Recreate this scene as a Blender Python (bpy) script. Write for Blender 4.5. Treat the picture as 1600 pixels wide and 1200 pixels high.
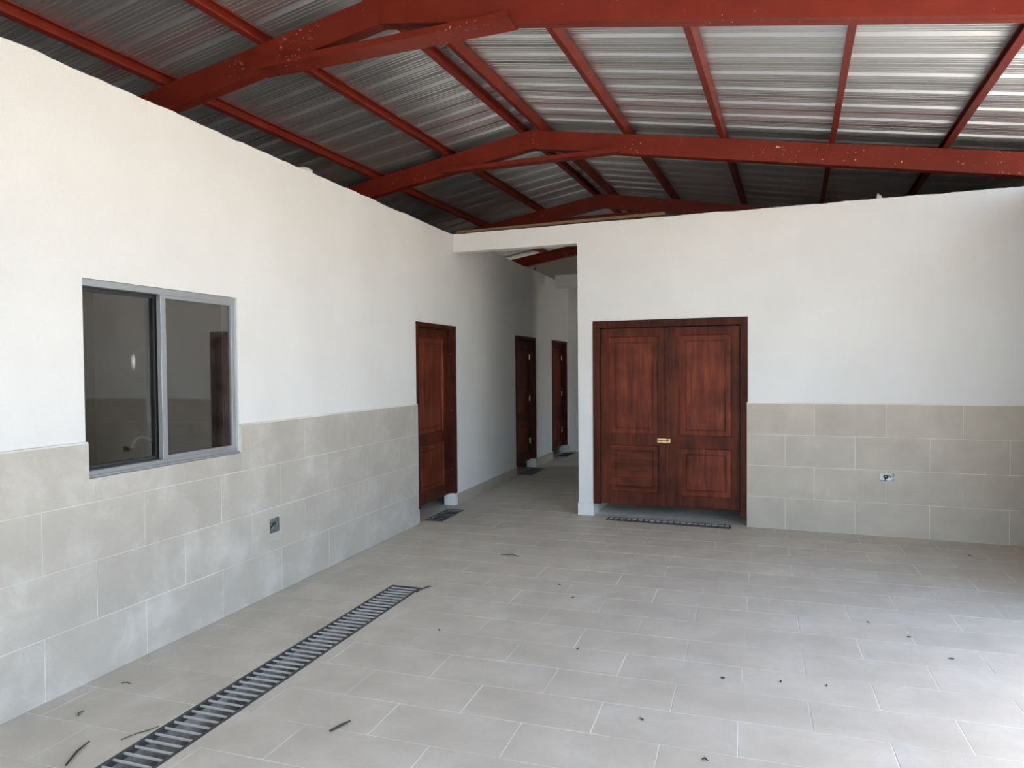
import bpy, bmesh, math, random
from mathutils import Vector, Matrix
random.seed(7)
scene = bpy.context.scene
for o in list(bpy.data.objects):
    bpy.data.objects.remove(o, do_unlink=True)
C = scene.collection

# ------------------------------------------------------------------ camera
F_PX, YAW, PITCH, ROLL = 1114.31, 0.3218, -0.0238, -0.0083
cam_d = bpy.data.cameras.new('camera'); cam = bpy.data.objects.new('camera', cam_d); C.objects.link(cam)
cam_d.sensor_fit = 'HORIZONTAL'; cam_d.sensor_width = 36.0
cam_d.lens = 36.0 * F_PX / 1600.0
cam_d.clip_start = 0.05; cam_d.clip_end = 300
fw = Vector((-math.sin(YAW)*math.cos(PITCH), math.cos(YAW)*math.cos(PITCH), math.sin(PITCH)))
rt0 = Vector((math.cos(YAW), math.sin(YAW), 0)); up0 = rt0.cross(fw)
rt = rt0*math.cos(ROLL) + up0*math.sin(ROLL); up = up0*math.cos(ROLL) - rt0*math.sin(ROLL)
m = Matrix.Identity(4)
for i in range(3):
    m[i][0] = rt[i]; m[i][1] = up[i]; m[i][2] = -fw[i]
m.translation = Vector((3.1551, -2.7219, 1.5669))
cam.matrix_world = m
scene.camera = cam

# ------------------------------------------------------------------ sky, sun, exposure
w = bpy.data.worlds.new('sky'); scene.world = w; w.use_nodes = True
wn = w.node_tree.nodes; wn.clear()
sky = wn.new('ShaderNodeTexSky'); sky.sky_type = 'NISHITA'; sky.sun_disc = False
sky.sun_elevation = math.radians(52); sky.sun_rotation = math.radians(10)
sky.air_density = 1.0; sky.dust_density = 3.5; sky.ozone_density = 0.4
bg = wn.new('ShaderNodeBackground'); bg.inputs[1].default_value = 0.42
wo = wn.new('ShaderNodeOutputWorld')
tint = wn.new('ShaderNodeMix'); tint.data_type = 'RGBA'; tint.blend_type = 'MULTIPLY'; tint.inputs[0].default_value = 1.0
tint.inputs[7].default_value = (1.0, 0.99, 0.975, 1)      # hazy sky
w.node_tree.links.new(sky.outputs[0], tint.inputs[6]); w.node_tree.links.new(tint.outputs[2], bg.inputs[0]); w.node_tree.links.new(bg.outputs[0], wo.inputs[0])
sun_d = bpy.data.lights.new('sun', 'SUN'); sun = bpy.data.objects.new('sun', sun_d); C.objects.link(sun)
sun_d.energy = 5.5; sun_d.angle = math.radians(0.6); sun_d.color = (1.0, 0.96, 0.90)
sun_dir = Vector((0.10, 0.60, 0.79)).normalized()        # towards the sun
sun.rotation_euler = sun_dir.to_track_quat('Z', 'Y').to_euler()
sun.location = (4, 12, 14)
scene.view_settings.view_transform = 'Standard'; scene.view_settings.look = 'None'
scene.view_settings.gamma = 1.0; scene.view_settings.use_curve_mapping = False
scene.view_settings.exposure = 1.88

# ------------------------------------------------------------------ frames and helpers
ANG = -0.0545; U0, YB = 3.4766, 4.5095
Dv = Vector((math.cos(ANG), math.sin(ANG), 0)); Nv = Vector((-math.sin(ANG), math.cos(ANG), 0))
WO = Vector((U0, YB, 0)) - U0*Dv                       # origin of the back-wall frame
WORLD = Matrix.Identity(4)
BACK = Matrix.Translation(WO) @ Matrix.Rotation(ANG, 4, 'Z')   # local (u, v, z)
LEFT = Matrix(((0,0,1,0),(1,0,0,0),(0,1,0,0),(0,0,0,1)))       # local (a=y, b=z, depth=x) -> world
BACKF = BACK @ Matrix(((1,0,0,0),(0,0,-1,0),(0,1,0,0),(0,0,0,1)))  # local (a=u, b=z, depth=-v)

class MB:
    def __init__(s): s.v = []; s.f = []
    def add(s, vs, fs):
        n = len(s.v); s.v += [tuple(p) for p in vs]; s.f += [tuple(i+n for i in q) for q in fs]; return s
    def box(s, x0, x1, y0, y1, z0, z1):
        return s.add([(x0,y0,z0),(x1,y0,z0),(x1,y1,z0),(x0,y1,z0),(x0,y0,z1),(x1,y0,z1),(x1,y1,z1),(x0,y1,z1)],
                     [(0,3,2,1),(4,5,6,7),(0,1,5,4),(1,2,6,5),(2,3,7,6),(3,0,4,7)])
    def prism(s, poly, d0, d1, cham=0.0):
        # poly counter-clockwise in (a,b); extruded d0 -> d1 along the third axis, optional chamfer at d1
        n = len(poly)
        if cham:
            ins = inset(poly, cham)
            vs = [(a,b,d0) for a,b in poly] + [(a,b,d1-cham*0.6) for a,b in poly] + [(a,b,d1) for a,b in ins]
            fs = [tuple(range(n-1,-1,-1)), tuple(range(2*n,3*n))]
            for L in (0, n):
                fs += [(L+i, L+(i+1)%n, L+n+(i+1)%n, L+n+i) for i in range(n)]
        else:
            vs = [(a,b,d0) for a,b in poly] + [(a,b,d1) for a,b in poly]
            fs = [tuple(range(n-1,-1,-1)), tuple(range(n,2*n))] + [(i,(i+1)%n,n+(i+1)%n,n+i) for i in range(n)]
        return s.add(vs, fs)
    def sweep(s, prof, p0, p1, ax0, ax1):
        # closed profile (list of (a,b)) swept from p0 to p1 with section axes ax0, ax1
        n = len(prof); p0, p1, ax0, ax1 = map(Vector, (p0,p1,ax0,ax1))
        vs = [p + ax0*a + ax1*b for p in (p0,p1) for a,b in prof]
        return s.add(vs, [(i,(i+1)%n,n+(i+1)%n,n+i) for i in range(n)] + [tuple(range(n-1,-1,-1)), tuple(range(n,2*n))])
    def tube(s, pts, rad, n=8):
        pts = [Vector(p) for p in pts]; rad = rad if isinstance(rad, (list,tuple)) else [rad]*len(pts)
        vs = []; 
        for i, p in enumerate(pts):
            t = (pts[min(i+1,len(pts)-1)] - pts[max(i-1,0)]).normalized()
            a = t.orthogonal().normalized() if i == 0 else (a - t*a.dot(t)).normalized()
            b = t.cross(a)
            vs += [p + (a*math.cos(2*math.pi*k/n) + b*math.sin(2*math.pi*k/n))*rad[i] for k in range(n)]
        fs = [(i*n+k, i*n+(k+1)%n, (i+1)*n+(k+1)%n, (i+1)*n+k) for i in range(len(pts)-1) for k in range(n)]
        fs += [tuple(range(n-1,-1,-1)), tuple(range((len(pts)-1)*n, len(pts)*n))]
        return s.add(vs, fs)
    def mesh(s, name, mat, xf=None, smooth=False):
        me = bpy.data.meshes.new(name)
        vs = [tuple(xf @ Vector(p)) for p in s.v] if xf is not None else s.v
        me.from_pydata(vs, [], s.f); 
        bm = bmesh.new(); bm.from_mesh(me); bmesh.ops.recalc_face_normals(bm, faces=bm.faces); bm.to_mesh(me); bm.free()
        me.materials.append(mat)
        if smooth:
            for p in me.polygons: p.use_smooth = True
        me.update(); return me
    def build(s, name, mat, parent=None, xf=WORLD, smooth=False, origin=None):
        # vertices are given in frame xf; the object's origin is its parent's, or the base of its own bounds
        vs = [xf @ Vector(p) for p in s.v]
        if parent is not None: org = Vector(parent['_o'])
        elif origin is not None: org = Vector(origin)
        else:
            org = Vector(((min(p.x for p in vs)+max(p.x for p in vs))/2, (min(p.y for p in vs)+max(p.y for p in vs))/2, min(p.z for p in vs)))
        t = MB(); t.v = [tuple(p-org) for p in vs]; t.f = s.f
        me = t.mesh(name, mat, None, smooth)
        return link(name, me, parent, org)

ALL = []
def link(name, me, parent=None, org=(0,0,0), rel=None, rotz=0.0):
    o = bpy.data.objects.new(name, me); C.objects.link(o); o['_o'] = tuple(org)
    if parent is not None:
        o.parent = parent; o.location = rel if rel is not None else (0,0,0)
    else: o.location = org
    o.rotation_euler = (0,0,rotz); ALL.append(o); return o
def thing(name, loc): return link(name, None, None, loc)
def tag(o, label, cat, group=None, kind=None):
    o['label'] = label; o['category'] = cat
    if group: o['group'] = group
    if kind: o['kind'] = kind
    return o
def inset(poly, d):
    n = len(poly); out = []
    for i in range(n):
        p, c, q = Vector(poly[i-1]), Vector(poly[i]), Vector(poly[(i+1)%n])
        e1 = (c-p).normalized(); e2 = (q-c).normalized()
        n1 = Vector((-e1.y, e1.x)); n2 = Vector((-e2.y, e2.x))
        k = (n1+n2); out.append(tuple(c + k*(d/max(.2, 1+n1.dot(n2)))))
    return out
def rect(a0, a1, b0, b1): return [(a0,b0),(a1,b0),(a1,b1),(a0,b1)]
def clip(poly, p, q, keep_left=True):
    out = []; n = len(poly); sg = 1 if keep_left else -1
    def side(c): return sg*((q[0]-p[0])*(c[1]-p[1]) - (q[1]-p[1])*(c[0]-p[0]))
    for i in range(n):
        a, b = poly[i], poly[(i+1)%n]; sa, sb = side(a), side(b)
        if sa >= 0: out.append(a)
        if (sa > 0 and sb < 0) or (sa < 0 and sb > 0):
            t = sa/(sa-sb); out.append((a[0]+(b[0]-a[0])*t, a[1]+(b[1]-a[1])*t))
    return out
def area(poly): return 0.5*abs(sum(poly[i][0]*poly[(i+1)%len(poly)][1]-poly[(i+1)%len(poly)][0]*poly[i][1] for i in range(len(poly)))) if len(poly) > 2 else 0
def minus(polys, hole):
    # convex polygons minus one convex counter-clockwise hole -> convex pieces
    res = []
    for po in polys:
        cur = po; pieces = []
        for i in range(len(hole)):
            p, q = hole[i], hole[(i+1)%len(hole)]
            outp = clip(cur, p, q, False)
            if area(outp) > 1e-7: pieces.append(outp)
            cur = clip(cur, p, q, True)
            if area(cur) <= 1e-7: break
        if area(cur) > 1e-7: res += pieces
        else: res.append(po)
    return res
def minus_all(poly, holes):
    ps = [poly]
    for h in holes: ps = minus(ps, h)
    return ps

# ------------------------------------------------------------------ materials
def mat(name, base, rough=0.6, metal=0.0, spec=0.5, build=None):
    ma = bpy.data.materials.new(name); ma.use_nodes = True
    nt = ma.node_tree; b = nt.nodes['Principled BSDF']
    b.inputs['Base Color'].default_value = (*base, 1); b.inputs['Roughness'].default_value = rough
    b.inputs['Metallic'].default_value = metal; b.inputs['Specular IOR Level'].default_value = spec
    if build: build(nt, b)
    return ma
def nd(nt, typ, **kw):
    n = nt.nodes.new(typ)
    for k, v in kw.items(): setattr(n, k, v)
    return n
def coords(nt, scale=(1,1,1), kind='geom', loc=(0,0,0)):
    mp = nd(nt, 'ShaderNodeMapping'); mp.inputs['Scale'].default_value = scale; mp.inputs['Location'].default_value = loc
    if kind == 'geom': src = nd(nt, 'ShaderNodeNewGeometry').outputs['Position']
    else: src = nd(nt, 'ShaderNodeTexCoord').outputs['Object']
    nt.links.new(src, mp.inputs['Vector']); return mp.outputs[0]
def noise(nt, vec, scale, detail=4, rough=0.55, dist=0.0):
    n = nd(nt, 'ShaderNodeTexNoise'); n.inputs['Scale'].default_value = scale; n.inputs['Detail'].default_value = detail
    n.inputs['Roughness'].default_value = rough; n.inputs['Distortion'].default_value = dist
    nt.links.new(vec, n.inputs['Vector']); return n.outputs['Fac']
def ramp(nt, fac, stops):
    r = nd(nt, 'ShaderNodeValToRGB'); e = r.color_ramp.elements
    while len(e) < len(stops): e.new(0.5)
    for el, (p, c) in zip(e, stops): el.position = p; el.color = (*c, 1) if len(c) == 3 else c
    nt.links.new(fac, r.inputs[0]); return r.outputs[0]
def mix(nt, fac, a, b, mode='MIX'):
    n = nd(nt, 'ShaderNodeMix', data_type='RGBA', blend_type=mode)
    for sock, v in ((n.inputs[0], fac), (n.inputs[6], a), (n.inputs[7], b)):
        if hasattr(v, 'links') or hasattr(v, 'is_linked'): nt.links.new(v, sock)
        elif isinstance(v, (int, float)): sock.default_value = v
        else: sock.default_value = (*v, 1)
    return n.outputs[2]
def bump(nt, b, h, strength=0.2, dist=0.002):
    n = nd(nt, 'ShaderNodeBump'); n.inputs['Strength'].default_value = strength; n.inputs['Distance'].default_value = dist
    nt.links.new(h, n.inputs['Height']); nt.links.new(n.outputs[0], b.inputs['Normal'])
def g(v): return (v, v, v)

def plaster_nodes(nt, b):
    v = coords(nt)
    big = ramp(nt, noise(nt, v, 1.3, 3), [(0.3, (0.70,0.70,0.68)), (0.7, (0.755,0.755,0.738))])
    fine = noise(nt, v, 60, 5, 0.65)
    col = mix(nt, 0.06, big, ramp(nt, fine, [(0.3, g(0.5)), (0.7, g(1.0))]), 'MULTIPLY')
    nt.links.new(col, b.inputs['Base Color']); bump(nt, b, fine, 0.35, 0.003)
M_PLASTER = mat('white plaster', (0.8,0.8,0.78), 0.85, spec=0.2, build=plaster_nodes)

def tile_nodes(base, haze, rough):
    def f(nt, b):
        v = coords(nt)
        info = nd(nt, 'ShaderNodeObjectInfo')
        lo = tuple(c*0.88 for c in base); hi = tuple(min(1, c*1.06) for c in base)
        col = ramp(nt, noise(nt, v, 3.5, 5, 0.6), [(0.3, lo), (0.7, hi)])
        spk = noise(nt, v, 90, 3, 0.7)
        col = mix(nt, 0.12, col, ramp(nt, spk, [(0.35, g(0.6)), (0.65, g(1.0))]), 'MULTIPLY')
        var = ramp(nt, info.outputs['Random'], [(0.0, g(0.95)), (1.0, g(1.0))])
        col = mix(nt, 1.0, col, var, 'MULTIPLY')
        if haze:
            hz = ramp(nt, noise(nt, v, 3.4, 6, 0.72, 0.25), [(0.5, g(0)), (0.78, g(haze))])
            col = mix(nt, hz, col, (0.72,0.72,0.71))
        nt.links.new(col, b.inputs['Base Color'])
        rr = ramp(nt, noise(nt, v, 5, 4), [(0.3, g(rough-0.08)), (0.7, g(rough+0.1))])
        nt.links.new(rr, b.inputs['Roughness']); bump(nt, b, spk, 0.08, 0.001)
    return f
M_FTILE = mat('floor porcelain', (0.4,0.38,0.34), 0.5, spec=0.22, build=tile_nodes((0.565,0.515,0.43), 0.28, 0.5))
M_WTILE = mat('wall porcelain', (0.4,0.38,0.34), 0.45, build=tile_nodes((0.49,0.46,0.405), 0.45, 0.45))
M_BTILE = mat('wall porcelain clean', (0.4,0.38,0.34), 0.45, build=tile_nodes((0.475,0.425,0.35), 0.0, 0.45))
def grout_nodes(c0, c1):
    def f(nt, b):
        v = coords(nt); nt.links.new(ramp(nt, noise(nt, v, 2.2, 4), [(0.4, c0), (0.62, c1)]), b.inputs['Base Color'])
    return f
M_FGROUT = mat('floor grout', (0.5,0.48,0.44), 0.9, build=grout_nodes((0.58,0.54,0.475), (0.84,0.805,0.74)))
M_WGROUT = mat('wall grout', (0.75,0.73,0.68), 0.9, build=grout_nodes((0.62,0.60,0.55), (0.78,0.76,0.71)))

def paint_nodes(spk_lo, worn=0.0):
    def f(nt, b):
        v = coords(nt)
        col = ramp(nt, noise(nt, v, 4, 4), [(0.3, (0.155,0.0170,0.0085)), (0.7, (0.20,0.0245,0.0120))])
        big = ramp(nt, noise(nt, v, 1.4, 2), [(0.45, g(0)), (0.65, g(1))])
        s = ramp(nt, noise(nt, v, 42, 2, 0.5), [(spk_lo, g(0)), (spk_lo+0.02, g(1))])
        fac = mix(nt, 1.0, s, big, 'MULTIPLY')
        if worn:
            w2 = ramp(nt, noise(nt, v, 7, 5, 0.65, 0.4), [(worn, g(0)), (worn+0.03, g(0.85))])
            fac = mix(nt, 1.0, fac, w2, 'ADD')
        col = mix(nt, fac, col, (0.62,0.57,0.50))
        nt.links.new(col, b.inputs['Base Color'])
    return f
M_REDS = mat('red oxide paint spattered', (0.25,0.03,0.02), 0.45, spec=0.25, build=paint_nodes(0.645))
M_RED = mat('red oxide paint', (0.25,0.03,0.02), 0.45, spec=0.25, build=paint_nodes(0.71))
M_REDW = mat('red oxide paint worn', (0.25,0.03,0.02), 0.45, spec=0.25, build=paint_nodes(0.70, 0.70))
M_REDP = mat('red oxide paint purlin', (0.25,0.03,0.02), 0.45, spec=0.25, build=paint_nodes(0.73))
def zinc_nodes(nt, b):
    v = coords(nt, (0.6, 1.5, 1.5))
    nt.links.new(ramp(nt, noise(nt, v, 2.0, 3), [(0.3, (0.64,0.645,0.64)), (0.7, (0.70,0.705,0.70))]), b.inputs['Base Color'])
    rr = ramp(nt, noise(nt, v, 3, 4), [(0.3, g(0.30)), (0.7, g(0.36))]); nt.links.new(rr, b.inputs['Roughness'])
M_ZINC = mat('galvanized sheet', (0.55,0.56,0.55), 0.38, 0.85, build=zinc_nodes)

def wood_nodes(sc, dark=1.0):
    def f(nt, b):
        v = coords(nt, sc)
        n1 = noise(nt, v, 5, 6, 0.6, 0.8)
        col = ramp(nt, n1, [(0.25, (0.062*dark,0.0135*dark,0.0075*dark)), (0.5, (0.13*dark,0.029*dark,0.015*dark)), (0.78, (0.21*dark,0.052*dark,0.022*dark))])
        pat = ramp(nt, noise(nt, coords(nt, (1,1,1)), 3.2, 3), [(0.35, g(0.62)), (0.6, g(1.05))])
        col = mix(nt, 1.0, col, pat, 'MULTIPLY')
        nt.links.new(col, b.inputs['Base Color'])
    return f
M_WOOD = mat('mahogany upright grain', (0.1,0.03,0.02), 0.5, spec=0.15, build=wood_nodes((4,4,0.35), 1.15))
M_STILE = mat('mahogany stile grain', (0.1,0.03,0.02), 0.5, spec=0.15, build=wood_nodes((4,4,0.35), 0.72))
M_WOODH = mat('mahogany level grain', (0.1,0.03,0.02), 0.5, spec=0.15, build=wood_nodes((0.5,0.5,5), 0.9))
M_WFRAME = mat('mahogany frame', (0.08,0.025,0.018), 0.55, spec=0.15, build=wood_nodes((5,5,0.4), 0.5))
M_ALU = mat('grey window aluminium', (0.40,0.42,0.44), 0.38, 0.6)
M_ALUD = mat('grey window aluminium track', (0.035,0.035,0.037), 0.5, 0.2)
M_RUB = mat('black rubber seal', (0.02,0.02,0.02), 0.7)
M_CHROME = mat('brushed chrome', (0.92,0.92,0.92), 0.3, 0.35)
M_BRASS = mat('brass latch', (0.72,0.55,0.25), 0.3, 1.0)
M_HINGE = mat('steel hinge', (0.7,0.7,0.68), 0.35, 0.9)
M_DSTEEL = mat('dark grate steel', (0.09,0.09,0.09), 0.55, 0.6)
M_GSTEEL = mat('galvanized grate bar', (0.50,0.475,0.43), 0.6, 0.1)
def conc_nodes(nt, b):
    v = coords(nt); nt.links.new(ramp(nt, noise(nt, v, 9, 6, 0.7), [(0.3, (0.13,0.115,0.095)), (0.7, (0.48,0.46,0.42))]), b.inputs['Base Color'])
M_PIT = mat('damp channel concrete', (0.15,0.14,0.13), 0.85, build=conc_nodes)
M_SILT = mat('silted channel', (0.50,0.48,0.45), 0.9)
M_CONC = mat('grey block wall', (0.32,0.31,0.29), 0.9)
M_PLANK = mat('weathered plank', (0.16,0.10,0.055), 0.8, build=lambda nt, b: nt.links.new(ramp(nt, noise(nt, coords(nt, (3,30,30)), 2, 5), [(0.3, (0.09,0.055,0.03)), (0.7, (0.22,0.145,0.085))]), b.inputs['Base Color']))
M_MORTAR = mat('mortar', (0.62,0.59,0.54), 0.95)
M_CLAY = mat('fired clay', (0.42,0.13,0.08), 0.85)
M_TWIG = mat('dry dark twig', (0.035,0.028,0.022), 0.8)
M_LEAF = mat('dry leaf stalk', (0.11,0.085,0.06), 0.8)
M_BOX = mat('galvanized outlet box', (0.42,0.43,0.43), 0.4, 0.8)
M_CABLE = mat('black cable', (0.02,0.02,0.02), 0.5)
def ground_nodes(nt, b):
    v = coords(nt); nt.links.new(ramp(nt, noise(nt, v, 0.8, 6), [(0.3, (0.42,0.38,0.315)), (0.7, (0.51,0.47,0.40))]), b.inputs['Base Color'])
M_GROUND = mat('pale dry ground', (0.45,0.4,0.33), 0.95, build=ground_nodes)
M_DARKW = mat('unpainted room plaster', (0.30,0.29,0.27), 0.9)

def glass_mat():
    ma = bpy.data.materials.new('tinted window glass'); ma.use_nodes = True; nt = ma.node_tree
    nt.nodes.remove(nt.nodes['Principled BSDF']); out = nt.nodes['Material Output']
    tr = nd(nt, 'ShaderNodeBsdfTransparent'); tr.inputs[0].default_value = (0.58,0.55,0.52,1)
    gl = nd(nt, 'ShaderNodeBsdfGlossy'); gl.inputs['Roughness'].default_value = 0.02; gl.inputs[0].default_value = (0.95,0.93,0.9,1)
    lw_ = nd(nt, 'ShaderNodeLayerWeight'); lw_.inputs[0].default_value = 0.5
    pw = nd(nt, 'ShaderNodeMath', operation='POWER'); nt.links.new(lw_.outputs['Facing'], pw.inputs[0]); pw.inputs[1].default_value = 4.0
    fr = nd(nt, 'ShaderNodeMath', operation='MULTIPLY_ADD'); nt.links.new(pw.outputs[0], fr.inputs[0]); fr.inputs[1].default_value = 0.88; fr.inputs[2].default_value = 0.12
    ms = nd(nt, 'ShaderNodeMixShader'); nt.links.new(fr.outputs[0], ms.inputs[0]); nt.links.new(tr.outputs[0], ms.inputs[1]); nt.links.new(gl.outputs[0], ms.inputs[2])
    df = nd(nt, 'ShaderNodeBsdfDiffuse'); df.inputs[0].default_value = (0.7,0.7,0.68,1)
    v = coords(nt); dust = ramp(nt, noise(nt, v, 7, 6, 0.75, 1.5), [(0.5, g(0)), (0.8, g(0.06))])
    # one pale glare spot painted into the glass colour
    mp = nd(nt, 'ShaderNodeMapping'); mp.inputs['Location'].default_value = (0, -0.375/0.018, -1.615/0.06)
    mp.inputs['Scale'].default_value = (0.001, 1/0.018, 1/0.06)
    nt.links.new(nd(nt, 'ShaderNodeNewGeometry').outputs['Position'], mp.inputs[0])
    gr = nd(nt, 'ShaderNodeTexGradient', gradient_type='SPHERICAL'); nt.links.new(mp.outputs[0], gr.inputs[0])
    glare = mix(nt, 1.0, ramp(nt, gr.outputs[1], [(0.0, g(0)), (0.9, g(0.55))]), ramp(nt, noise(nt, v, 22, 2), [(0.3, g(0.5)), (0.6, g(1))]), 'MULTIPLY')
    fac = mix(nt, 1.0, dust, glare, 'ADD')
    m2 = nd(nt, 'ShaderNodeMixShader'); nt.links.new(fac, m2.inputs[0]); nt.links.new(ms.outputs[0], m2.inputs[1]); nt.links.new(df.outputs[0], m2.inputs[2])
    nt.links.new(m2.outputs[0], out.inputs[0]); return ma
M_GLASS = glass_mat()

# ================================================================== STRUCTURE
H = 3.063; PX = -0.02; PI_ = -0.15           # wall height, plaster face and room face of the left wall (x)
VF, VR = 0.02, 0.17                            # plaster face and rear face of the back wall (v)
UR = 5.47                                      # inner face of the right wall (u)
Y_NEAR = -7.5                                  # patio mouth

# ---- ground outside
mb = MB(); mb.box(-40, 45, -45, 40, -0.5, -0.25)
tag(mb.build('ground', M_GROUND), 'pale dry ground around the building', 'ground', kind='structure')

# ---- drains (holes in the floor)
LONG = (0.703, 0.937, -1.62, 1.858)
DG1 = (-0.02, 0.185, 3.90, 4.51); DG2 = (-0.05, 0.17, 7.10, 7.85); DG3 = (-0.05, 0.15, 9.30, 9.90)
def quadW(u0, u1, v0, v1):
    return [tuple((BACK @ Vector((a, b, 0)))[:2]) for a, b in rect(u0, u1, v0, v1)]
DGD = quadW(1.765, 2.985, -0.165, 0.005)
HOLES = [rect(*LONG), rect(*DG1), rect(*DG2), rect(*DG3), DGD]

# ---- floor: grout bed + tiles
fl = thing('floor', (2.5, 0, 0)); tag(fl, 'grey beige porcelain tiled patio and corridor floor', 'floor', kind='structure')
mb = MB()
for p in minus_all(rect(-3.7, 6.2, Y_NEAR, 10.6), HOLES): mb.prism(p, -0.25, -0.0012)
mb.build('grout_bed', M_FGROUT, fl)
TX, TY, GAP = 0.6, 0.2975, 0.0042
full = MB().prism(rect(GAP/2, TX-GAP/2, GAP/2, TY-GAP/2), -0.008, 0.0, 0.0012).mesh('floor_tile', M_FTILE)
far = MB(); shown = 0
for k in range(-26, 34):
    y0 = 0.235 + TY*k
    off = 1.905 + 0.018*(y0+0.15-0.235) + (0.3 if k % 2 else 0.0)
    if y0 < Y_NEAR or y0 > 10.1: continue
    for j in range(-6, 9):
        x0 = off + TX*j; x1 = x0+TX; y1 = y0+TY
        xl = -0.35 if (3.5 < y1 and y0 < 4.9) or (6.8 < y1 and y0 < 8.1) or (8.8 < y1) else 0.0
        xr = 6.15 if y1 < 4.9 else 1.5
        if y0 > 8.3: xr = 4.2
        if x1 <= xl or x0 >= xr: continue
        a0, a1 = max(x0, xl), min(x1, xr)
        pr = rect(a0+(GAP/2 if a0 == x0 else 0), a1-(GAP/2 if a1 == x1 else 0), y0+GAP/2, y1-GAP/2)
        if a1-a0 < 0.01: continue
        if y0 < -1.0 or x0 > UR or (y0 > 4.7 and x0 > 1.45):
            for p in minus_all(pr, HOLES): far.prism(p, -0.008, 0.0)
            continue
        pcs = minus_all(pr, HOLES)
        if len(pcs) == 1 and area(pcs[0]) > area(pr)-1e-6 and a0 == x0 and a1 == x1:
            o = link('floor_tile', full, fl, (0,0,0), Vector((x0-2.5, y0, random.uniform(-0.0003, 0.0003))))
        else:
            t = MB()
            for p in pcs: t.prism(p, -0.008, 0.0, 0.0012 if len(pcs) == 1 else 0)
            if pcs: t.build('floor_tile', M_FTILE, fl)
        shown += 1
print('floor tiles', shown)
o = far.build('floor_tile_field', M_FTILE, fl); o['kind'] = 'stuff'

# ---- generic wall with rectangular holes and a hand-trowelled ragged top
def wall_mesh(a0, a1, top, d0, d1, holes, rag=0.0, seed=1):
    t = MB(); zc = top-0.14 if rag else top
    for p in minus_all(rect(a0, a1, 0.0, zc), [rect(*h) for h in holes]): t.prism(p, d0, d1)
    if rag:
        rnd = random.Random(seed); n = int((a1-a0)/0.035); pts = []
        r1 = 0
        for i in range(n+1):
            r1 = 0.7*r1 + rnd.uniform(-1, 1)*rag
            pts.append((a0+(a1-a0)*i/n, top + r1))
        # strip of quads
        for i in range(n):
            t.prism([(pts[i][0], zc), (pts[i+1][0], zc), pts[i+1], pts[i]], d0, d1)
    return t

WIN = (0.0, 1.14, 1.02, 2.033); OUTL = (1.41, 1.515, 0.425, 0.525)
D1 = (3.762, 4.775, 0.0, 2.034); D2 = (6.96, 7.96, 0.0, 2.02); D3 = (8.94, 9.96, 0.0, 2.02)
wl = wall_mesh(Y_NEAR, 10.1, H, PI_, PX, [WIN, OUTL, D1, D2, D3], 0.0035, 3).build('wall_left', M_PLASTER, None, LEFT, origin=(0, 2.85, 0))
tag(wl, 'long white plastered wall with sliding window, tiled lower part and dark wooden doors', 'wall', kind='structure')
# wainscot bed and tiles
TE = 3.756
bed = MB()
for p in minus_all(rect(Y_NEAR, TE, 0.0, 1.2), [rect(WIN[0], WIN[1], WIN[2], 1.3), rect(*OUTL)]): bed.prism(p, PX, -0.0013)
bed.prism(rect(Y_NEAR, WIN[0], 1.2, 1.207), PX, -0.004); bed.prism(rect(WIN[1], TE, 1.2, 1.207), PX, -0.004)
bed.build('grout_bed', M_WGROUT, wl, LEFT)
MW = 0.0034
fullL = MB().prism(rect(MW/2, 0.6-MW/2, MW/2, 0.3-MW/2), -0.008, 0.0, 0.001).mesh('wall_tile', M_WTILE, LEFT)
S0 = -0.2594
for r in range(4):
    z0 = 0.3*r
    base = S0 + (0.0 if r in (0, 2) else 0.291)
    joints = sorted([base+0.6*j for j in range(-8, 9)] + ([WIN[1]] if r == 3 else []))
    for a0, a1 in zip(joints[:-1], joints[1:]):
        if a1 < -2.0 or a0 > TE-0.004: continue
        a1c = min(a1, TE)
        pr = rect(a0+MW/2, a1c-MW/2, z0+MW/2, z0+0.3-MW/2)
        pcs = minus_all(pr, [rect(WIN[0], WIN[1], WIN[2], 1.3), rect(*OUTL)])
        if not pcs: continue
        if len(pcs) == 1 and area(pcs[0]) > area(pr)-1e-6 and abs(a1c-a0-0.6) < 1e-6:
            link('wall_tile', fullL, wl, (0,0,0), Vector((random.uniform(-0.0006, 0.0002), a0-2.85, z0)))
        else:
            t = MB()
            for p in pcs: t.prism(p, -0.008, 0.0, 0.001 if len(pcs) == 1 else 0)
            t.build('wall_tile', M_WTILE, wl, LEFT)
# room side tiles seen past the glass
t = MB()
for p in minus_all(rect(-1.0, 2.2, 0.0, 1.2), [rect(WIN[0], WIN[1], WIN[2], 1.3), rect(*OUTL)]): t.prism(p, PI_-0.015, PI_)
t.build('room_tile_facing', M_BTILE, wl, LEFT)
# corridor skirting
for i, (a, b) in enumerate(((D1[1], D2[0]), (D2[1], D3[0]), (D3[1], 10.1))):
    t = MB().prism(rect(a, b, 0.0, 0.122), PX, -0.006, 0.003).build('baseboard_left', M_BTILE, None, LEFT)
    tag(t, ('beige tile skirting between the first and second corridor doors', 'beige tile skirting between the second and third corridor doors', 'short beige tile skirting at the corridor end')[i], 'baseboard', kind='structure')
# door plinths (tile ends inside the door reveals)
for i, d in enumerate((D1, D2, D3)):
    t = MB(); t.box(PI_-0.006, PX+0.001, d[1]-0.042, d[1]+0.002, 0.0, 0.135); t.box(PI_-0.006, PX+0.001, d[0]-0.002, d[0]+0.042, 0.0, 0.135)
    t.build('door_plinth', M_PLASTER, wl)

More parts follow.
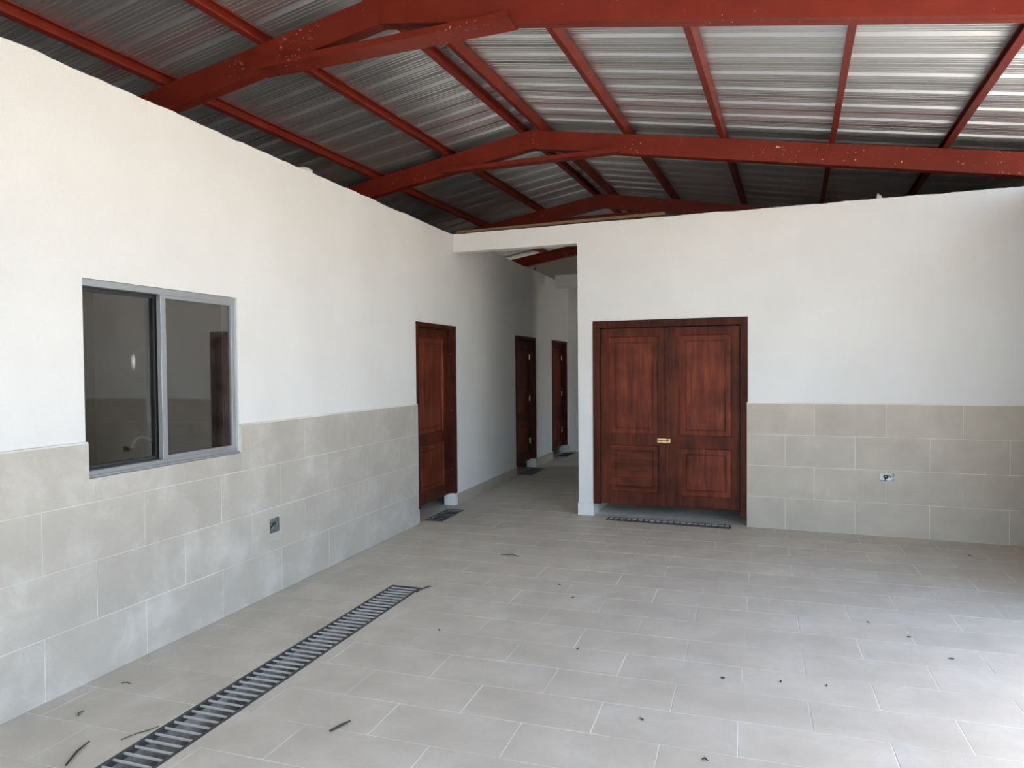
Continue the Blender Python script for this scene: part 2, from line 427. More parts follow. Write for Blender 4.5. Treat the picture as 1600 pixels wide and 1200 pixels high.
# ---- back wall with double door, in its own frame
CL = 1.432                                      # free end of the back wall at the corridor
DD = (1.594, 3.137, 0.0, 2.037); OUTB = (4.28, 4.394, 0.502, 0.577)
wb = wall_mesh(CL, UR+0.15, H, -VR, -VF, [DD, OUTB], 0.003, 5).build('wall_back', M_PLASTER, None, BACKF, origin=BACK @ Vector((3.4, 0.1, 0)))
tag(wb, 'white plastered wall holding the double wooden door with tiled lower part', 'wall', kind='structure')
t = wall_mesh(-0.02, CL, H, -VR, -VF, [(-0.02, CL, -0.1, 2.862)], 0.003, 6); t.build('lintel', M_PLASTER, wb, BACKF)
t = MB().box(CL-0.006, DD[0]+0.002, VF-0.012, VR+0.005, 0.0, 0.125); t.build('door_plinth', M_PLASTER, wb, BACK)
bed = MB()
for p in minus_all(rect(DD[1]-0.008, UR, 0.0, 1.2), [rect(*OUTB)]): bed.prism(p, -VF, -0.0013)
bed.prism(rect(DD[1]-0.008, UR, 1.2, 1.208), -VF, -0.003)
bed.build('grout_bed', M_WGROUT, wb, BACKF)
off = Vector((wb['_o'][0], wb['_o'][1], wb['_o'][2]))
fullB = MB().prism(rect(MW/2, 0.6-MW/2, MW/2, 0.3-MW/2), -0.008, 0.0, 0.001).mesh('wall_tile', M_BTILE, Matrix.Rotation(math.pi/2, 4, 'X'))
for r in range(4):
    z0 = 0.3*r
    base = 3.4766 + (0.0 if r in (0, 2) else 0.2524)
    for j in range(-2, 5):
        a0, a1 = base+0.6*j, base+0.6*(j+1)
        a0c, a1c = max(a0, DD[1]-0.008), min(a1, UR)
        if a1c-a0c < 0.01: continue
        pr = rect(a0c+MW/2, a1c-MW/2, z0+MW/2, z0+0.3-MW/2); pcs = minus_all(pr, [rect(*OUTB)])
        if len(pcs) == 1 and area(pcs[0]) > area(pr)-1e-6 and a0c == a0 and a1c == a1:
            P = BACK @ Vector((a0, random.uniform(-0.0002, 0.0006), z0)) - off
            link('wall_tile', fullB, wb, (0,0,0), P, ANG)
        else:
            t = MB()
            for p in pcs: t.prism(p, -0.008, 0.0, 0.001 if len(pcs) == 1 else 0)
            t.build('wall_tile', M_BTILE, wb, BACKF)

# ---- right wall (beside the frame), room and corridor walls
RW_END = -1.9  # unseen wall end, placed to set how much daylight enters
t = MB().box(UR, UR+0.15, RW_END, VF-0.001, 0.0, H)
wr = tag(t.build('wall_right', M_PLASTER, None, BACK), 'white plastered side wall meeting the double-door wall, open above to the eaves', 'wall', kind='structure')
RIGHTF = BACK @ Matrix(((0,0,-1,UR),(1,0,0,0),(0,1,0,0),(0,0,0,1)))       # local (a=v, b=z, depth towards the patio)
MB().prism(rect(RW_END, -0.002, 0.0, 1.205), 0.0, 0.0085).build('grout_bed', M_WGROUT, wr, RIGHTF)
for r in range(4):
    for j in range(5):
        a1 = -0.002-0.6*j + (0.3 if r % 2 else 0.0); a0 = max(a1-0.6, RW_END); a1 = min(a1, -0.002)
        if a1-a0 > 0.02: MB().prism(rect(a0+MW/2, a1-MW/2, 0.3*r+MW/2, 0.3*r+0.3-MW/2), 0.0, 0.0098, 0.001).build('wall_tile', M_BTILE, wr, RIGHTF)
t = MB().box(UR, UR+0.15, -10.9, -7.6, 0.0, H)  # unseen wall added to cut daylight on the near window wall
tag(t.build('wall_light_block', M_PLASTER, None, BACK), 'unseen white plastered wall added to block light at the patio mouth', 'wall', kind='structure')
t = MB().box(UR, UR+0.15, VR+0.001, 3.9, 0.0, 3.56)
tag(t.build('wall_room', M_CONC, None, BACK), 'grey outer wall of the room behind the double door', 'wall', kind='structure')
t = MB().box(CL, CL+0.15, VR+0.001, 3.75, 0.0, H-0.02)
tag(t.build('wall_corridor', M_PLASTER, None, BACK), 'white plastered corridor wall behind the double-door wall end', 'wall', kind='structure')
t = MB().prism([(CL,0),(UR,0),(UR,3.42),(CL,4.1)], -3.9, -3.751)  # top raised to the roof slope to keep daylight out of the void
tag(t.build('wall_rear', M_PLASTER, None, BACKF), 'white plastered rear wall of the double-door room', 'wall', kind='structure')
t = MB().box(-0.02, CL, 3.72, 3.9, 2.84, 3.035)
tag(t.build('trim_1', M_PLASTER, None, BACK), 'pale plastered beam spanning the corridor before its end', 'beam', kind='structure')
t = MB().box(-3.7, 4.2, 10.101, 10.25, 0.0, H-0.02)
tag(t.build('wall_end', M_PLASTER), 'white plastered wall closing the end of the corridor', 'wall', kind='structure')
t = MB()  # unseen wall with narrow doorway, added to reduce daylight in the corridor
for p in minus_all(rect(8.36, 10.1, 0.0, 3.5), [rect(8.9, 9.7, 0.0, 2.1)]): t.prism(p, 4.2, 4.35)
tag(t.build('wall_passage_block', M_PLASTER, None, LEFT), 'unseen plastered wall with a doorway, added to dim the corridor end', 'wall', kind='structure')
# gable beyond the end wall
gb = MB(); rl = lambda u: 4.22 - (0.1705*(u-0.895) if u > 0.895 else 0.163*(0.895-u))
gb.prism([(-3.9,0),(5.9,0),(5.9,rl(5.9)),(0.895,rl(0.895)),(-3.9,rl(-3.9))], -6.75, -6.6)
tag(gb.build('wall_gable', M_CONC, None, BACKF), 'grey unpainted gable wall under the far end of the roof', 'wall', kind='structure')
# outer walls of the rooms behind the window wall
t = MB().box(-3.75, -3.6, Y_NEAR, 10.9, 0.0, 3.42)
tag(t.build('wall_outer', M_CONC), 'grey outer wall behind the window room', 'wall', kind='structure')
t = MB().box(-3.6, PI_-0.001, Y_NEAR, Y_NEAR+0.15, 0.0, 3.4)
tag(t.build('wall_front', M_CONC), 'grey end wall of the window room', 'wall', kind='structure')
for ya, lab in ((3.2, 'partition between the window room and the next room'), (6.2, 'partition between the second and third rooms'), (8.3, 'partition before the last room off the corridor')):
    tag(MB().box(-3.6, PI_-0.001, ya, ya+0.12, 0.0, 3.0).build('wall_partition', M_DARKW), lab, 'wall', kind='structure')

# ================================================================== ROOF
UA, ZB, RD = 0.895, 3.937, 0.2                 # ridge position, underside of rafters there, rafter depth
SR, SL = 0.1705, 0.163
def zbot(u): return ZB - (SR*(u-UA) if u >= UA else SL*(UA-u))
def rafter(vf, label):
    base = BACK @ Vector((UA, vf+0.05, ZB)); th = thing('roof_rafter', base); tag(th, label, 'rafter', 'red steel rafter frames')
    for side, u1 in ((1, 5.75), (-1, -3.95)):
        t = MB()
        for s0, s1 in ((0.0, 0.0485), (0.0515, 0.1)):
            a, b = (UA+0.0015*side, u1) if side > 0 else (u1, UA+0.0015*side)
            po = [(a, zbot(a)), (b, zbot(b)), (b, zbot(b)+RD), (a, zbot(a)+RD)]
            n = len(po)
            vs = [(p[0], vf+s0, p[1]) for p in po] + [(p[0], vf+s1, p[1]) for p in po]
            t.add(vs, [(0,1,2,3),(7,6,5,4)] + [(i,(i+1)%4+0,4+(i+1)%4,4+i) for i in range(4)])
        # seam filler, set back from the underside
        a, b = (UA, u1) if side > 0 else (u1, UA)
        vs = [(q, vv, zbot(q)+hh) for vv in (vf+0.047, vf+0.053) for q, hh in ((a,0.006),(b,0.006),(b,RD-0.006),(a,RD-0.006))]
        t.add(vs, [(0,1,2,3),(7,6,5,4),(0,1,5,4),(1,2,6,5),(2,3,7,6),(3,0,4,7)])
        t.build('rafter_beam', M_REDS if (side < 0 and -4 < vf < 0) else M_REDW if (side > 0 and 0 < vf < 1) else M_RED, th, BACK)
    return th
def collar(th, a0, a1, z0, u0, u1, hgt=0.045):
    # saddle channel: web underneath, a flange up each side of the rafters
    t = MB(); tk = 0.004
    prof = [(a0,hgt),(a0,0),(a1,0),(a1,hgt),(a1-tk,hgt),(a1-tk,tk),(a0+tk,tk),(a0+tk,hgt)]
    n = len(prof); vs = [(uu, a, z0+b) for uu in (u0, u1) for a, b in prof]
    fs = [(i,(i+1)%n,n+(i+1)%n,n+i) for i in range(n)] + [(0,1,6,7),(1,2,5,6),(2,3,4,5)] + [(n+7,n+6,n+1,n),(n+6,n+5,n+2,n+1),(n+5,n+4,n+3,n+2)]
    t.add(vs, fs); t.build('collar_channel', M_REDS if a0 < 0 else M_RED, th, BACK)
FR = [(-9.05, 'red steel rafter frame at the open mouth of the patio'),
      (-6.0, 'red steel rafter frame next to the patio mouth'),
      (-2.95, 'red steel rafter frame across the middle of the patio, speckled with white plaster spots'),
      (0.10, 'red steel rafter frame running just above the top of the double-door wall'),
      (3.20, 'dark red rafter frame in the shade behind the double-door wall'),
      (6.10, 'dark red rafter frame in front of the grey far gable')]
for vf, lab in FR:
    th = rafter(vf, lab)
    if vf > -5: collar(th, vf-0.065 if vf < 0 else vf-0.09, vf+0.11 if vf < 0 else vf+0.03, 3.765, -0.145, 1.875)

# purlins: lipped C sections lying on the rafters, open towards the ridge
PH, PW, TK, LIP = 0.098, 0.05, 0.0035, 0.014
cprof = [(0,0),(PW,0),(PW,LIP),(PW-TK,LIP),(PW-TK,TK),(TK,TK),(TK,PH-TK),(PW-TK,PH-TK),(PW-TK,PH-LIP),(PW,PH-LIP),(PW,PH),(0,PH)]
ORD = ['first', 'second', 'third', 'fourth', 'fifth', 'sixth', 'seventh']
V0, V1 = -11.0, 6.59
def purlin(u, side, i):
    sl = SR if side > 0 else SL; c = 1/math.sqrt(1+sl*sl)
    down = Vector((side*c, 0, -sl*c)); nrm = Vector((side*sl*c, 0, c)); up_slope = -down
    p = Vector((u, 0, zbot(u)+RD+0.002)) + down*PW/2
    t = MB(); t.sweep(cprof, p + Vector((0, V0, 0)), p + Vector((0, V1, 0)), up_slope, nrm)
    o = t.build('roof_purlin', M_REDP, None, BACK)
    slope = 'roof slope over the double doors' if side > 0 else 'roof slope over the window wall'
    tag(o, 'red steel C-section purlin, %s from the ridge on the %s' % (ORD[i], slope), 'purlin', 'red steel purlins under the roof sheets')
for i, u in enumerate((1.005, 1.935, 2.89, 3.88, 4.80, 5.56)): purlin(u, 1, i)
for i, u in enumerate((0.79, -0.12, -1.085, -2.05, -3.0, -3.8)): purlin(u, -1, i)

# corrugated sheets
rf = thing('ceiling', BACK @ Vector((UA, 0, 4.2))); tag(rf, 'corrugated galvanized metal roof seen from below', 'roof', kind='structure')
PITCH_V, PHASE = 0.343, 0.055
def prof_at():
    p = [(-PITCH_V/2, 0.0)]
    for cx in (-0.135, -0.095, -0.06): p += [(cx-0.008, 0.0), (cx-0.004, 0.004), (cx+0.004, 0.004), (cx+0.008, 0.0)]
    p += [(-0.036, 0.0), (-0.016, 0.032), (0.016, 0.032), (0.036, 0.0)]
    for cx in (0.06, 0.095, 0.135): p += [(cx-0.008, 0.0), (cx-0.004, 0.004), (cx+0.004, 0.004), (cx+0.008, 0.0)]
    return p
def sheet(side, k0, nr):
    t = MB(); pts = []
    for k in range(nr): pts += [(PHASE+(k0+k)*PITCH_V+a, b) for a, b in prof_at()]
    pts.append((PHASE+(k0+nr)*PITCH_V-PITCH_V/2, 0.0))
    u_a, u_b = (UA+0.03*side, 5.86 if side > 0 else -4.1)
    zz = lambda u: zbot(u)+RD+PH+0.012
    vs = [(u_a, a, zz(u_a)+b) for a, b in pts] + [(u_b, a, zz(u_b)+b) for a, b in pts]; n = len(pts)
    vs += [(x, y, z+0.0012) for x, y, z in vs]
    fs = [(i, i+1, n+i+1, n+i) for i in range(n-1)] + [(3*n+i, 3*n+i+1, 2*n+i+1, 2*n+i) for i in range(n-1)]
    t.add(vs, fs)
    t.build('roof_sheet', M_ZINC, rf, BACK)
for k0 in range(-33, 19, 3):
    for side in (1, -1): sheet(side, k0, 3)
t = MB()
zr = ZB+RD+PH+0.055
vs = []
for v in (V0-0.1, V1+0.1):
    for u, dz in ((UA-0.28, -0.045), (UA, 0.0), (UA+0.28, -0.047)): vs += [(u, v, zr+dz), (u, v, zr+dz+0.002)]
t.add(vs, [(0,2,8,6),(2,4,10,8),(1,7,9,3),(3,9,11,5),(0,6,7,1),(4,5,11,10)])
t.build('ridge_cap', M_ZINC, rf, BACK)
# pillar at the mouth of the patio carrying the eaves
for v, lab in ((-6.0, 'white pillar under the eaves midway along the open side'),):
    t = MB(); t.box(UR-0.02, UR+0.17, v-0.05, v+0.15, 0.0, zbot(UR+0.17)-0.002)
    tag(t.build('pillar', M_PLASTER, None, BACK), lab, 'pillar', kind='structure')

# ================================================================== DOORS
def frame_box(t, x0, x1, y0, y1, z0, z1): t.box(x0, x1, y0, y1, z0, z1)
def leaf_frame(a0, a1, b0, b1, pan, d0, d1):
    # stiles and rails around the panel openings
    t = MB()
    for p in minus_all(rect(a0, a1, b0, b1), [rect(*q) for q in pan]): t.prism(p, d0, d1)
    return t
def raised_panel(q, d1):
    a0, a1, b0, b1 = q; t = MB()
    lv = [(0.0, -0.005), (0.010, -0.019), (0.054, -0.017), (0.057, -0.023), (0.064, -0.023), (0.070, -0.012)]
    vs = []
    for ins, dz in lv:
        for a, b in rect(a0+ins, a1-ins, b0+ins, b1-ins): vs.append((a, b, d1+dz))
    n = len(lv)
    fs = [(4*i+j, 4*i+(j+1)%4, 4*i+4+(j+1)%4, 4*i+4+j) for i in range(n-1) for j in range(4)] + [tuple(4*(n-1)+j for j in range(4))]
    bk = len(vs); vs += [(a, b, d1-0.032) for a, b in rect(a0, a1, b0, b1)]
    fs += [(bk+3, bk+2, bk+1, bk)] + [(bk+j, bk+(j+1)%4, (j+1)%4, j) for j in range(4)]
    return t.add(vs, fs)

def single_door(num, d, label, hinged):
    y0, y1, z1 = d[0], d[1], d[3]
    dr = thing('door_%d' % num, (PX, (y0+y1)/2, 0)); tag(dr, label, 'door', kind='structure')
    t = MB(); zb = 0.136; lw = 0.042
    for p in (rect(y0+0.001, y0+lw, zb, z1-lw), rect(y1-lw, y1-0.001, zb, z1-lw), rect(y0+0.001, y1-0.001, z1-lw, z1-0.001)):
        t.prism(p, PI_-0.01, PX+0.012, 0.003)
    fr = t.build('door_frame', M_WFRAME, dr, LEFT)
    st = MB()   # stop bead behind which the leaf closes
    for p in (rect(y1-lw-0.014, y1-lw, zb, z1-lw), rect(y0+lw, y0+lw+0.014, zb, z1-lw), rect(y0+lw, y1-lw, z1-lw-0.014, z1-lw)): st.prism(p, -0.10, -0.072)
    st.build('door_stop', M_WFRAME, dr, LEFT)
    a0, a1, b0, b1 = y0+lw+0.004, y1-lw-0.004, 0.125, z1-lw-0.004
    pans = [(a0+0.105, a1-0.105, 0.86, b1-0.10), (a0+0.105, a1-0.105, b0+0.115, 0.74)]
    lf = leaf_frame(a0, a1, b0, b1, pans, -0.142, -0.102).build('door_leaf', M_STILE, dr, LEFT)
    for q in pans: raised_panel(q, -0.102).build('panel', M_WOOD, lf, LEFT)
    for hz in (0.42, 1.08, 1.72):
        if hinged:
            h = MB(); h.tube([(-0.098, a1-0.004, hz-0.045), (-0.098, a1-0.004, hz+0.045)], 0.011, 8); h.box(-0.101, -0.099, a1-0.035, a1, hz-0.04, hz+0.04)
            h.build('hinge', M_HINGE, dr)
        else:
            h = MB(); h.tube([(-0.055, y1-lw, hz), (-0.055, y1-lw-0.003, hz)], 0.007, 8); h.build('screw_plug', M_DSTEEL, dr)
single_door(1, D1, 'panelled mahogany door right beside the tiled wall end, before the corridor', False)
single_door(2, D2, 'dark wooden door with bright hinges, first one inside the corridor', True)
single_door(3, D3, 'dark wooden door with bright hinges at the corridor end', True)

# double door
dd = thing('door_4', BACK @ Vector(((DD[0]+DD[1])/2, VF, 0))); tag(dd, 'wide double door of reddish panelled mahogany with brass latch', 'door', kind='structure')
t = MB(); lw = 0.075; z1 = DD[3]
for p, zb in ((rect(DD[0]+0.001, DD[0]+lw, 0.128, z1-lw), 0), (rect(DD[1]-lw+0.005, DD[1]-0.001, 0.085, z1-lw), 0), (rect(DD[0]+0.001, DD[1]-0.001, z1-lw, z1-0.001), 0)):
    t.prism(p, -VR+0.02, -VF+0.012, 0.004)
t.build('door_frame', M_WFRAME, dd, BACKF)
LM = 2.372
pan_l = [(1.765, 2.268, 0.862, 1.873), (1.765, 2.272, 0.255, 0.752)]
pan_r = [(2.478, 2.985, 0.858, 1.876), (2.478, 2.985, 0.248, 0.736)]
dl, dr_ = -0.092, -0.052
lf = leaf_frame(DD[0]+lw+0.003, LM-0.003, 0.132, z1-lw-0.006, pan_l, dl, dr_).build('door_leaf', M_STILE, dd, BACKF)
for i, q in enumerate(pan_l): raised_panel(q, dr_).build('panel', M_WOODH if i else M_WOOD, lf, BACKF)
rl_ = leaf_frame(LM+0.001, DD[1]-lw-0.0, 0.145, z1-lw-0.012, pan_r, dl, dr_+0.004).build('door_leaf', M_STILE, dd, BACKF)
for q in pan_r: raised_panel(q, dr_+0.004).build('panel', M_WOOD, rl_, BACKF)
t = MB(); t.prism(rect(LM-0.03, LM+0.0, 0.14, z1-lw-0.012), dr_, dr_+0.010, 0.003); t.build('meeting_strip', M_STILE, lf, BACKF)
la = MB()
la.prism(rect(2.258, 2.352, 0.785, 0.828), dr_, dr_+0.012, 0.002); la.prism(rect(2.362, 2.388, 0.785, 0.826), dr_+0.004, dr_+0.016, 0.002)
la.tube([(2.256, 0.807, dr_+0.02), (2.385, 0.807, dr_+0.02)], 0.007, 10); la.tube([(2.30, 0.807, dr_+0.02), (2.30, 0.80, dr_+0.045)], 0.006, 8)
la.build('latch', M_BRASS, lf, BACKF)

# ================================================================== WINDOW
wn_ = thing('window_1', (PX, 0.57, 1.02)); tag(wn_, 'grey aluminium sliding window with two dark tinted panes', 'window', kind='structure')
y0, y1, z0, z1 = WIN; XF, XB = -0.032, -0.115
t = MB()
for p, xb in ((rect(y0+0.001, y1-0.001, z0+0.001, z0+0.034), XB), (rect(y0+0.001, y1-0.001, z1-0.036, z1-0.001), XB), (rect(y0+0.001, y0+0.006, z0+0.034, z1-0.036), XB), (rect(y1-0.013, y1-0.001, z0+0.034, z1-0.036), -0.068)):
    t.prism(p, xb, XF, 0.0015)
t.prism(rect(y0+0.001, y1-0.001, z0+0.001, z0+0.012), XF, XF+0.016)
t.build('window_frame', M_ALU, wn_, LEFT)
def sash(a0, a1, b0, b1, x0, x1, wl, wr, wd, m_):
    t = MB()
    for p in (rect(a0, a1, b0, b0+wd), rect(a0, a1, b1-wd, b1), rect(a0, a0+wl, b0+wd, b1-wd), rect(a1-wr, a1, b0+wd, b1-wd)): t.prism(p, x0, x1, 0.0012)
    s = t.build('sash', m_, wn_, LEFT)
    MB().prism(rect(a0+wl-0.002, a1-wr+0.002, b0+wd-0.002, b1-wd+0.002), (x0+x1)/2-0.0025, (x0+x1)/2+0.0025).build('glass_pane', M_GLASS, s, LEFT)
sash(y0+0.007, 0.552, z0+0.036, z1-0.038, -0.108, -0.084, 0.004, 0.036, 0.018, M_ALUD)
sash(0.516, y1-0.014, z0+0.032, z1-0.034, -0.066, -0.036, 0.038, 0.028, 0.022, M_ALU)

# counter and tap behind the window
ct = MB().box(-0.80, PI_-0.016, -0.6, 2.0, 0.86, 0.90); 
for yy in (-0.58, 1.9): ct.box(-0.78, PI_-0.02, yy, yy+0.08, 0.0, 0.86)
tag(ct.build('worktop', M_CONC), 'plain grey worktop in the dark room under the sliding window', 'worktop')
tp = thing('tap', (-0.27, 0.76, 0.90)); tag(tp, 'chrome gooseneck tap seen behind the dark window pane', 'tap')
ctrl = [(0.76,0.90), (0.757,0.96), (0.745,1.02), (0.72,1.08), (0.685,1.128), (0.64,1.16), (0.59,1.172), (0.555,1.162), (0.533,1.14)]
pts = [(-0.27, a, b) for a, b in ctrl]
MB().tube(pts, 0.008, 10).build('spout', M_CHROME, tp, smooth=True)
e = pts[-1]
MB().tube([e, (e[0], e[1]-0.006, e[2]-0.028)], [0.009, 0.015], 10).build('nozzle', M_CHROME, tp, smooth=True)
MB().tube([(-0.27,0.76,0.90),(-0.27,0.76,0.915),(-0.27,0.76,0.93)], [0.026,0.024,0.012], 12).build('tap_base', M_CHROME, tp, smooth=True)

# ================================================================== DRAIN GRATES
def box_pit(t, x0, x1, y0, y1, depth, th=0.012):
    t.box(x0, x1, y0, y1, -depth-th, -depth); e = 0.0005
    t.box(x0+e, x0+th, y0+e, y1-e, -depth, -0.004); t.box(x1-th, x1-e, y0+e, y1-e, -depth, -0.004)
    t.box(x0+th, x1-th, y0+e, y0+th, -depth, -0.004); t.box(x0+th, x1-th, y1-th, y1-e, -depth, -0.004)
x0, x1, y0, y1 = LONG
gr = thing('drain_grate', ((x0+x1)/2, (y0+y1)/2, 0)); tag(gr, 'long steel floor drain grate with crosswise bars running along the tiled window wall', 'grate')
t = MB(); box_pit(t, x0, x1, y0, y1, 0.19); t.build('channel', M_PIT, gr)
t = MB(); e = 0.0015
for a, b in ((x0+e, x0+0.018), (x1-0.018, x1-e)):
    t.box(a, b, y0+e, y1-e, -0.028, 0.001)
t.box(x0+0.018, x1-0.018, y0+e, y0+0.014, -0.028, 0.001); t.box(x0+0.018, x1-0.018, y1-0.014, y1-e, -0.028, 0.001)
t.build('grate_frame', M_DSTEEL, gr)
bar = MB().box(-(x1-x0)/2+0.0182, (x1-x0)/2-0.0182, -0.0028, 0.0028, -0.009, 0.0).mesh('bar', M_GSTEEL)
n = int((y1-y0-0.03)/0.0535)
for i in range(n):
    yy = y1-0.045-i*0.0535
    link('bar', bar, gr, (0,0,0), (0, yy-(y0+y1)/2, 0.0015), random.uniform(-0.008, 0.008))

def small_grate(label, rc, xf, along):
    a0, a1, b0, b1 = rc
    base = xf @ Vector(((a0+a1)/2, (b0+b1)/2, 0)); gt = thing('drain_grate', base); tag(gt, label, 'grate', 'short floor grates in front of the doors')
    t = MB(); box_pit(t, a0+0.0005, a1-0.0005, b0+0.0005, b1-0.0005, 0.014); t.build('channel', M_SILT, gt, xf)
    e = 0.0015; t = MB(); fwd = 0.012
    t.box(a0+e, a1-e, b0+e, b0+fwd, -0.012, 0.002); t.box(a0+e, a1-e, b1-fwd, b1-e, -0.012, 0.002)
    t.box(a0+e, a0+fwd, b0+fwd, b1-fwd, -0.012, 0.002); t.box(a1-fwd, a1-e, b0+fwd, b1-fwd, -0.012, 0.002)
    t.build('grate_frame', M_DSTEEL, gt, xf)
    rz = ANG if xf is BACK else 0.0
    L, W_ = (a1-a0, b1-b0) if along == 'a' else (b1-b0, a1-a0)
    nb = max(8, int(L/0.061))
    me = (MB().box(-0.003, 0.003, -W_/2+0.0125, W_/2-0.0125, -0.011, 0.0) if along == 'a' else MB().box(-W_/2+0.0125, W_/2-0.0125, -0.003, 0.003, -0.011, 0.0)).mesh('bar', M_DSTEEL)
    for i in range(1, nb):
        q = -L/2 + L*i/nb
        rel = Matrix.Rotation(rz, 4, 'Z') @ (Vector((q, 0, 0.002)) if along == 'a' else Vector((0, q, 0.002)))
        link('bar', me, gt, (0,0,0), rel, rz)
    t = MB(); c0 = (b0+b1)/2 if along == 'a' else (a0+a1)/2
    for q in (-W_/6, W_/6):
        if along == 'a': t.box(a0+fwd, a1-fwd, c0+q-0.0025, c0+q+0.0025, -0.011, -0.004)
        else: t.box(c0+q-0.0025, c0+q+0.0025, b0+fwd, b1-fwd, -0.011, -0.004)
    t.build('cross_rod', M_DSTEEL, gt, xf)
small_grate('short dark floor grate at the foot of the door beside the tiled wall end', DG1, WORLD, 'b')
small_grate('short dark floor grate at the foot of the first door inside the corridor', DG2, WORLD, 'b')
small_grate('short dark floor grate at the foot of the door at the corridor end', DG3, WORLD, 'b')
small_grate('dark floor grate in front of the double door', (1.765, 2.985, -0.165, 0.005), BACK, 'a')

# ================================================================== OUTLET BOXES
def outlet(label, rc, xf, dep):
    a0, a1, b0, b1 = rc; base = xf @ Vector(((a0+a1)/2, b0, 0)); th = thing('outlet_box', base); tag(th, label, 'outlet box')
    t = MB(); e = 0.001; k = 0.002
    a0 += e; a1 -= e; b0 += e; b1 -= e
    t.prism(rect(a0, a1, b0, b1), -dep-k, -dep)
    for p in (rect(a0, a0+k, b0, b1), rect(a1-k, a1, b0, b1), rect(a0+k, a1-k, b0, b0+k), rect(a0+k, a1-k, b1-k, b1)): t.prism(p, -dep, -0.004)
    for aa in (a0+k, a1-k-0.014): t.prism(rect(aa, aa+0.014, (b0+b1)/2-0.008, (b0+b1)/2+0.008), -0.012, -0.010)
    t.build('box_shell', M_BOX, th, xf)
    t = MB(); c = ((a0+a1)/2, (b0+b1)/2)
    t.tube([(c[0]-0.005+0.016*math.cos(q*0.7), c[1]+0.013*math.sin(q*0.7), -dep+0.006+0.003*q) for q in range(0, 12)], 0.0045, 6)
    t.tube([(c[0]-0.01, b0+0.004, -dep+0.01), (c[0]-0.005, c[1]-0.01, -0.02), (c[0]+0.02, c[1]+0.012, -0.014), (c[0]+0.034, c[1]-0.004, -0.018)], 0.004, 6)
    t.build('wire_coil', M_CABLE, th, xf, smooth=True)
outlet('open metal outlet box with loose wires in the tiles below the sliding window', OUTL, LEFT, 0.05)
outlet('open metal outlet box with coiled wire in the tiles beside the double door', OUTB, BACKF, 0.05)

# ================================================================== THINGS ON THE WALL TOPS
t = MB()
t.prism([(0.02, H+0.012), (2.34, H+0.022), (2.34, H+0.052), (0.02, H+0.036)], -0.10, -0.03)
tag(t.build('plank', M_PLANK, None, BACKF), 'long weathered brown plank lying on top of the lintel and wall', 'plank')
def lump(name, pos, rx, ry, rz, m_, label, cat, seed=1):
    rnd = random.Random(seed); bm = bmesh.new(); bmesh.ops.create_icosphere(bm, subdivisions=2, radius=1.0)
    t = MB()
    for vtx in bm.verts:
        k = 1+rnd.uniform(-0.22, 0.22); z = max(vtx.co.z, -0.35)
        t.v.append((pos[0]+vtx.co.x*rx*k, pos[1]+vtx.co.y*ry*k, pos[2]+(z+0.35)*rz*k))
    bm.verts.index_update(); t.f = [tuple(v.index for v in f.verts) for f in bm.faces]; bm.free()
    tag(t.build(name, m_), label, cat)
lump('mortar_lump', (-0.06, 1.99, H-0.004), 0.035, 0.075, 0.030, M_MORTAR, 'pale mortar crumbs left on top of the window wall', 'mortar', 2)
lump('clay_lump', (-0.07, -0.405, H-0.004), 0.03, 0.05, 0.06, M_CLAY, 'reddish clay block end standing on top of the window wall', 'brick piece', 4)
p = BACK @ Vector((4.27, 0.08, H-0.004)); lump('mortar_lump', tuple(p), 0.022, 0.02, 0.045, M_MORTAR, 'small upright mortar stub on top of the double-door wall', 'mortar', 3)
t = MB().tube([(-0.08, 8.15, H-0.01), (-0.08, 8.16, H+0.06), (-0.07, 8.19, H+0.09), (-0.07, 8.20, H+0.045)], 0.008, 6)
tag(t.build('rebar_hook', M_TWIG), 'bent dark rebar hook on the corridor wall top', 'rebar')

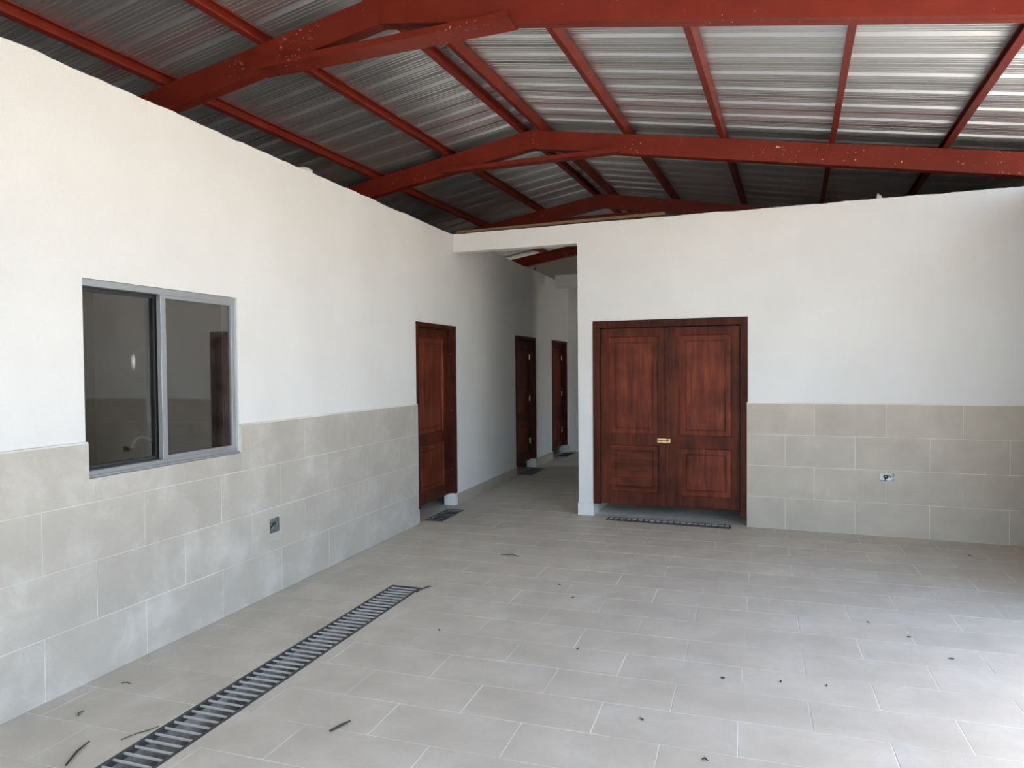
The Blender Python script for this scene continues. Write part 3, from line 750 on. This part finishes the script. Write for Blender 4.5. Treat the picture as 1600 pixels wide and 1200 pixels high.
# ================================================================== LITTER ON THE FLOOR
def stick(name, pts, r, label, m_=M_TWIG, group=None):
    t = MB().tube([(x, y, r+0.0006+z) for x, y, z in pts], [r*0.8]+[r]*(len(pts)-2)+[r*0.6], 6)
    tag(t.build(name, m_), label, 'twig', group)
stick('twig', [(1.440,-0.095,0), (1.458,-0.042,0.001), (1.476,0.010,0)], 0.006, 'straight dark twig lying beside the long drain grate')
stick('twig', [(1.181,2.858,0), (1.235,2.853,0.002), (1.285,2.868,0.006), (1.32,2.842,0.002), (1.353,2.846,0)], 0.004, 'thin crooked twig lying between the long grate and the corridor')
stick('twig', [(0.952,1.74,0), (0.965,1.80,0.006), (0.994,1.865,0.008), (1.00,1.88,0.002)], 0.005, 'short curved twig at the far end of the long grate')
stick('twig', [(0.585,-0.64,0), (0.54,-0.55,0.003), (0.515,-0.472,0)], 0.005, 'brown twig between the long grate and the tiled wall')
stick('leaf_stalk', [(0.173,0.007,0), (0.20,0.016,0.003), (0.231,0.010,0)], 0.003, 'pale curved stalk near the foot of the tiled wall', M_LEAF)
stick('leaf_stalk', [(0.27,-0.318,0), (0.252,-0.30,0.002), (0.252,-0.274,0)], 0.004, 'short brown stalk close to the tiled wall', M_LEAF)
stick('leaf_stalk', [(0.63,-0.42,0), (0.66,-0.36,0.004), (0.68,-0.33,0.003), (0.695,-0.28,0)], 0.003, 'thin stalk touching the edge of the long grate', M_LEAF)
stick('twig', [(2.975,0.165,0), (2.985,0.172,0.003), (2.998,0.158,0.001)], 0.004, 'tiny curled twig scrap on the open floor')
for i, (x, y) in enumerate([(2.252,1.101), (1.397,1.138), (3.834,2.022), (4.85,3.913), (3.026,0.96), (4.167,1.56), (3.511,1.022), (2.02,1.95), (1.86,2.2), (4.02,1.83), (3.30,1.0), (2.70,0.42)]):
    a = random.uniform(0, 3.1); L = random.uniform(0.007, 0.014); r = random.uniform(0.003, 0.005)
    stick('debris_speck', [(x-L*math.cos(a), y-L*math.sin(a), 0), (x, y, 0.001), (x+L*math.cos(a), y+L*math.sin(a), 0)], r, 'tiny dark speck of plant debris on the open tiled floor', M_TWIG, 'dark specks scattered on the floor')

for o in ALL:
    if '_o' in o: del o['_o']
